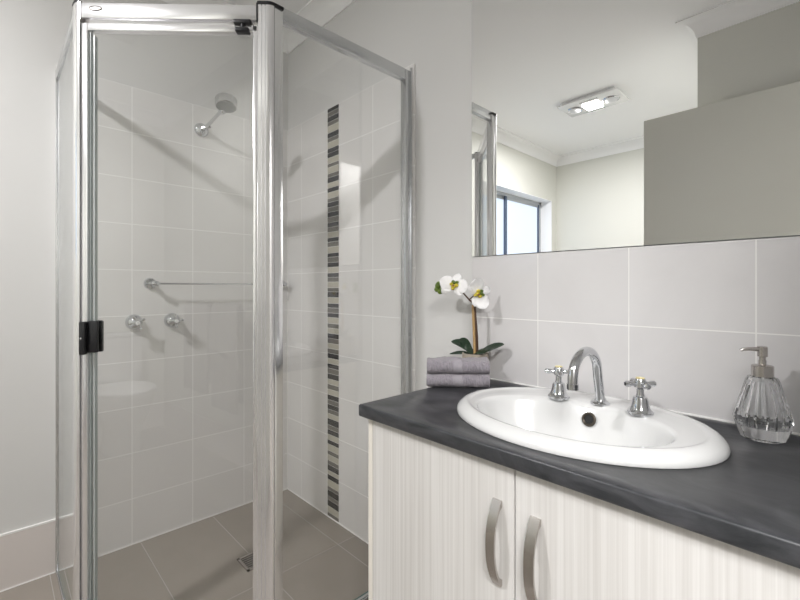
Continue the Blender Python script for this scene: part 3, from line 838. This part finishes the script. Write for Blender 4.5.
def leaf(base, tip, lift, width, name='leaf'):
    base, tip = Vector(base), Vector(tip)
    def mk(bm):
        n = 12; d = tip - base; side = d.cross(Vector((0, 0, 1))).normalized(); rows = []
        side = (side * 0.85 + Vector((0, 0, 0.5 if side.y > 0 else -0.5))).normalized()
        for k in range(n + 1):
            s = k / n
            c = base.lerp(tip, s) + Vector((0, 0, lift * math.sin(PI * s)))
            w = width * (math.sin(PI * min(1, s * 0.93 + 0.07)) ** 0.6) if k < n else 0.0006
            rows.append([c - side * w + Vector((0, 0, w * 0.15)), c, c + side * w + Vector((0, 0, w * 0.15))])
        top = [[bm.verts.new(p + Vector((0, 0, 0.0008))) for p in r_] for r_ in rows]
        bot = [[bm.verts.new(p - Vector((0, 0, 0.0008))) for p in r_] for r_ in rows]
        for L_ in (top, bot):
            for a, b_ in zip(L_[:-1], L_[1:]):
                for j in range(2): bm.faces.new((a[j], a[j + 1], b_[j + 1], b_[j]))
        for j in (0, 2):
            for k in range(n): bm.faces.new((top[k][j], top[k + 1][j], bot[k + 1][j], bot[k][j]))
        for k in (0, n):
            for j in range(2): bm.faces.new((top[k][j], top[k][j + 1], bot[k][j + 1], bot[k][j]))
    part('leaf', mk, M['leaf'], orc, smooth=70)
leaf((1.316, -0.054, 0.904), (1.242, -0.082, 0.942), 0.010, 0.019)
leaf((1.310, -0.058, 0.904), (1.260, -0.060, 0.950), 0.010, 0.016)
leaf((1.326, -0.056, 0.904), (1.415, -0.034, 0.944), 0.004, 0.019)
leaf((1.318, -0.058, 0.906), (1.372, -0.075, 0.916), 0.006, 0.014)
leaf((1.308, -0.060, 0.904), (1.236, -0.083, 0.900), 0.004, 0.008)
def flower(c, facing, r, roll, label_):
    c = Vector(c); f = Vector(facing).normalized()
    X = axis(c, f) @ Matrix.Rotation(roll, 4, 'Z')
    def petals(bm):
        # angle, length, width, tilt towards the viewer
        for ang, ln, w, tz, off in ((0.06, .048, .026, 0.30, .0012), (PI - 0.06, .048, .026, 0.30, .0012), (PI / 2, .042, .016, -0.25, 0), (PI / 2 + 2.2, .041, .015, 0.15, 0), (PI / 2 - 2.2, .041, .015, 0.15, 0)):
            ln *= r; w *= r
            nu, nv = 8, 6
            lay = []
            for sgn in (0.0, -0.0009):
                rows = []
                for i in range(nu + 1):
                    s = i / nu
                    half = w * (math.sin(PI * (0.06 + 0.90 * s)) ** 0.62) if i < nu else w * 0.12
                    row = []
                    for j in range(nv + 1):
                        q = (j / nv * 2 - 1)
                        x = 0.004 + ln * s; y = half * q
                        z = off + tz * ln * s ** 1.5 - 0.10 * abs(q) ** 2 * half + 0.0016 * math.sin(9 * s + 5 * q + ang * 3) + sgn
                        p = Vector((x * math.cos(ang) - y * math.sin(ang), x * math.sin(ang) + y * math.cos(ang), z))
                        row.append(bm.verts.new(X @ p))
                    rows.append(row)
                for i in range(nu):
                    for j in range(nv): bm.faces.new((rows[i][j], rows[i][j + 1], rows[i + 1][j + 1], rows[i + 1][j]))
                lay.append(rows)
            a, b_ = lay
            loop = lambda R: [R[0][j] for j in range(nv)] + [R[i][nv] for i in range(nu)] + [R[nu][j] for j in range(nv, 0, -1)] + [R[i][0] for i in range(nu, 0, -1)]
            la, lb = loop(a), loop(b_)
            for k in range(len(la)): bm.faces.new((la[k], la[(k + 1) % len(la)], lb[(k + 1) % len(la)], lb[k]))
    fo = part('flower', petals, M['petal'], orc, smooth=80, label=label_)
    def lip(bm):
        for dx, dy, dz, rx, ry, rz, mi in ((0, -0.006, .006, .008, .010, .007, 0), (-.009, .001, .006, .0065, .009, .006, 0), (.009, .001, .006, .0065, .009, .006, 0), (0, .008, .007, .0055, .008, .006, 1),
                                           (-.006, .011, .006, .006, .007, .005, 1), (.008, .012, .006, .005, .007, .005, 1), (0.001, -.014, .008, .006, .007, .0045, 0), (0.001, -.004, .013, .0035, .005, .003, 2)):
            blob(bm, X @ (Vector((dx, dy, dz)) * r), rx * r, ry * r, rz * r, None, 10, 7, mi)
    part('lip', lip, [M['lip'], M['lipgreen'], M['lipdark']], fo, smooth=80, label='yellow and green flower lip')
toc = Vector((0.62, -0.78, 0.02))
flower((1.257, -0.084, 1.130), toc + Vector((-.25, -.1, .15)), 0.95, 0.15, 'open white orchid flower over the shower end')
flower((1.347, -0.074, 1.103), toc + Vector((.25, .1, -.1)), 0.95, -0.35, 'open white orchid flower nearest the mirror')
def buds(bm):
    for dx, dz, r_ in ((0.002, -.010, .0105), (-.013, .006, .0115), (-.006, -.013, .010), (-.017, -.006, .010), (-0.003, .014, .009), (-.012, .014, .008)):
        blob(bm, (1.200 + dx, -0.082 + dx * .3, 1.122 + dz), r_, r_ * .9, r_ * .95, None, 12, 8)
part('bud', buds, M['lipgreen'], orc, label='cluster of green buds')
def smallp(bm):
    for k, (dx, dz) in enumerate(((0.014, 0.004), (0.012, -0.012), (0.022, -0.003))):
        blob(bm, (1.200 + dx, -0.087, 1.122 + dz), 0.014, 0.004, 0.009, Matrix.Rotation(0.5 * k, 3, 'Y'), 12, 8)
part('half_open_flower', smallp, M['petal'], orc)

# ------------------------------------------------------------------ soap dispenser
SX, SY, SZ = 2.0385, -0.078, 0.8205
soap = thing('soap_dispenser', 'faceted clear glass soap dispenser with a steel pump on the benchtop', 'soap dispenser', (SX, SY, SZ))
T0 = Matrix.Translation((SX, SY, SZ))
def bottle(bm):
    outer = [(0.0340, 0.0), (0.0365, 0.0015), (0.0475, 0.034), (0.0480, 0.038), (0.0270, 0.115), (0.0235, 0.122), (0.0175, 0.124)]
    inner = [(0.0150, 0.122), (0.0165, 0.112), (0.0310, 0.050), (0.0310, 0.040), (0.0260, 0.026), (0.001, 0.024)]
    n = 32; rings = []
    for q, (r, z) in enumerate(outer + inner):
        ring = []
        for k in range(n):
            a = 2 * PI * (k + 0.35) / n
            if q < len(outer): rr = r if k % 2 == 0 else r * math.cos(2 * PI / n)   # sixteen flat facets
            else: rr = max(r, 1e-5) * (1.0 + (0.07 if k % 2 else -0.07) * (1 if 0.02 < r else 0))
            ring.append(bm.verts.new((SX + rr * math.cos(a), SY + rr * math.sin(a), SZ + z)))
        rings.append(ring)
    for a_, b_ in zip(rings[:-1], rings[1:]):
        for k in range(n): bm.faces.new((a_[k], a_[(k + 1) % n], b_[(k + 1) % n], b_[k]))
    bm.faces.new(rings[0][::-1]); bm.faces.new(rings[-1])
part('bottle', bottle, M['bottle'], soap, smooth=10)
def collar(bm):
    lathe(bm, [(0.0170, 0.1225), (0.0180, 0.1235), (0.0180, 0.144), (0.0165, 0.1455), (0.0065, 0.1475), (0.0065, 0.155)], T0, 28)
part('collar', collar, M['steel'], soap)
def pump(bm):
    lathe(bm, [(0.0055, 0.146), (0.0055, 0.162), (0.0085, 0.163), (0.0085, 0.182), (0.0070, 0.183)], T0, 24)
    d = Vector((-0.86, -0.50, 0)).normalized(); c = Vector((SX, SY, SZ + 0.177))
    tube(bm, [c, c + d * 0.024, c + d * 0.034 + Vector((0, 0, -0.0012)), c + d * 0.037 + Vector((0, 0, -0.004))], [0.0050, 0.0036, 0.0032, 0.0030], 12)
part('pump_head', pump, M['steel'], soap)
part('dip_tube', lambda bm: tube(bm, [(SX, SY, SZ + 0.026), (SX, SY, SZ + 0.126)], 0.003, 8), M['plasticwhite'], soap)

# ------------------------------------------------------------------ ceiling heater lamp
LX, LY = 0.855, -2.035
lamp = thing('ceiling_lamp', 'white rectangular ceiling heater lamp with one lit panel and two round bulbs', 'ceiling light', (LX, LY, H))
def housing(bm):
    box(bm, LX - 0.190, LX + 0.190, LY - 0.110, LY + 0.110, H - 0.022, H, 0.002)
    box(bm, LX - 0.215, LX + 0.215, LY - 0.130, LY + 0.130, H - 0.034, H - 0.022, 0.004)
part('housing', housing, M['plasticwhite'], lamp)
def diff(bm):
    box(bm, LX - 0.055, LX + 0.055, LY - 0.055, LY + 0.060, H - 0.044, H - 0.034, 0.004)
part('diffuser', diff, M['lamp'], lamp, label='lit warm white diffuser')
for sx in (-0.132, 0.132):
    rg = part('bulb_ring', lambda bm: lathe(bm, [(0.042, -0.034), (0.056, -0.034), (0.058, -0.038), (0.052, -0.043), (0.042, -0.039)], Matrix.Translation((LX + sx, LY, H)), 32, cap0=False, cap1=False), M['chrome'], lamp)
    part('heat_bulb', lambda bm: lathe(bm, [(0.041, -0.033), (0.041, -0.044), (0.036, -0.052), (0.022, -0.058), (0.001, -0.060)], Matrix.Translation((LX + sx, LY, H)), 28, cap1=False), M['bulb'], rg)
part('switch_vent', lambda bm: [box(bm, LX - 0.06 + 0.012 * k, LX - 0.053 + 0.012 * k, LY + 0.075, LY + 0.095, H - 0.0355, H - 0.0335) for k in range(11)], M['greyrubber'], lamp)
ld = bpy.data.lights.new('lamp_light', 'AREA'); ld.shape = 'RECTANGLE'; ld.size = 0.11; ld.size_y = 0.115
ld.energy = LAMP_POWER; ld.color = (1.0, 0.985, 0.995)
lo = bpy.data.objects.new('lamp_light', ld); lo.location = (LX, LY, H - 0.0455); C.objects.link(lo)

# ------------------------------------------------------------------ alcove: toilet, rail and bath towels (seen as reflections)
toi = thing('toilet', 'white toilet against the alcove end wall, seen reflected in the shower door', 'toilet', (1.21, -2.95, 0))
TX = 1.21
def pan(bm):
    n = 40; R = [(.11, .20, -2.86, 0.0), (.115, .21, -2.86, .02), (.10, .20, -2.86, .12), (.125, .22, -2.84, .22), (.165, .235, -2.825, .32), (.182, .245, -2.82, .385), (.182, .245, -2.82, .400), (.150, .205, -2.815, .400), (.12, .16, -2.81, .33), (.06, .08, -2.83, .25), (.01, .01, -2.83, .24)]
    rings = [[bm.verts.new((TX + a * math.cos(2 * PI * k / n), cy + b_ * math.sin(2 * PI * k / n), z)) for k in range(n)] for a, b_, cy, z in R]
    for a, b_ in zip(rings[:-1], rings[1:]):
        for k in range(n): bm.faces.new((a[k], a[(k + 1) % n], b_[(k + 1) % n], b_[k]))
    bm.faces.new(rings[0][::-1]); bm.faces.new(rings[-1])
    box(bm, TX - 0.10, TX + 0.10, -3.205, -2.95, 0.0, 0.39, 0.02, 3)
part('pan', pan, M['ceramic'], toi, smooth=50)
def seat(bm, z0, z1, s):
    pl = []
    for k in range(40):
        a = 2 * PI * k / 40
        y = -2.82 + 0.25 * s * math.sin(a); x = TX + 0.188 * s * math.cos(a)
        pl.append((x, max(y, -3.035)))
    prism(bm, pl, z0, z1)
st = part('seat', lambda bm: seat(bm, 0.4015, 0.418, 1.0), M['plasticwhite'], toi)
part('lid', lambda bm: (seat(bm, 0.419, 0.432, 1.01), seat(bm, 0.432, 0.438, 0.96)), M['plasticwhite'], toi)
part('cistern', lambda bm: box(bm, TX - 0.19, TX + 0.19, -3.205, -3.045, 0.40, 0.76, 0.02, 4), M['ceramic'], toi)
part('cistern_lid', lambda bm: box(bm, TX - 0.198, TX + 0.198, -3.210, -3.038, 0.761, 0.792, 0.01, 3), M['ceramic'], toi)
part('flush_button', lambda bm: lathe(bm, [(0.025, 0.7915), (0.025, 0.797), (0.022, 0.799)], Matrix.Translation((TX, -3.125, 0)), 24), M['chrome'], toi)

rz = 1.0
ar = thing('towel_rail', 'chrome rail holding the bath towels, seen reflected in the shower door', 'rail', (XA, -2.2, rz))
for y in (-2.66, -1.78):
    part('bracket', lambda bm: lathe(bm, [(0.024, 0.0005), (0.024, 0.005), (0.010, 0.008), (0.010, 0.072)], axis((XA, y, rz), (-1, 0, 0)), 24), M['chrome'], ar)
part('bar', lambda bm: tube(bm, [(XA - 0.066, -2.68, rz), (XA - 0.066, -1.76, rz)], 0.009, 14), M['chrome'], ar)
def hanging_towel(y0, y1, zb, label):
    ti = []
    def mk(bm):
        xc = XA - 0.066; ny = 16; path = []
        for k in range(13): path.append((xc + 0.017, zb + 0.06 + (rz - zb - 0.06) * k / 12, 1))
        for k in range(1, 8):
            a = PI * k / 8; path.append((xc + 0.017 * math.cos(a), rz + 0.017 * math.sin(a), 0))
        for k in range(13): path.append((xc - 0.017, rz - (rz - zb) * k / 12, -1))
        for (off) in (0.0, 0.010):
            rows = []
            for (x, z, sd) in path:
                row = []
                for j in range(ny + 1):
                    y = y0 + (y1 - y0) * j / ny
                    dn = max(0, rz - z)
                    wob = 0.012 * math.sin(j * 1.15 + zb * 9) * min(1, dn * 3)
                    xx = x + (wob * 0.6 if sd < 0 else 0) + (off * (1 if sd > 0 else -1) if sd else 0)
                    zz = z + (off if not sd else 0)
                    row.append(bm.verts.new((min(xx, XA - 0.004), y, zz)))
                rows.append(row)
            for a, b_ in zip(rows[:-1], rows[1:]):
                for j in range(ny): bm.faces.new((a[j], a[j + 1], b_[j + 1], b_[j]))
            ti.append(rows)
        R0, R1 = ti; m_ = len(R0) - 1
        for k in range(m_):
            for j in (0, ny): bm.faces.new((R0[k][j], R0[k + 1][j], R1[k + 1][j], R1[k][j]))
        for k in (0, m_):
            for j in range(ny): bm.faces.new((R0[k][j], R0[k][j + 1], R1[k][j + 1], R1[k][j]))
    bm = BM(); mk(bm)
    o = obj('bath_towel', bm, M['towel_grey'], loc=(XA - 0.066, (y0 + y1) / 2, rz), smooth=80)
    tag(o, label, 'towel', 'bath towels on the alcove rail')
hanging_towel(-2.60, -2.24, 0.42, 'grey bath towel hung on the alcove rail, the one nearer the toilet')
hanging_towel(-2.18, -1.86, 0.36, 'grey bath towel hung on the alcove rail, the one nearer the door')
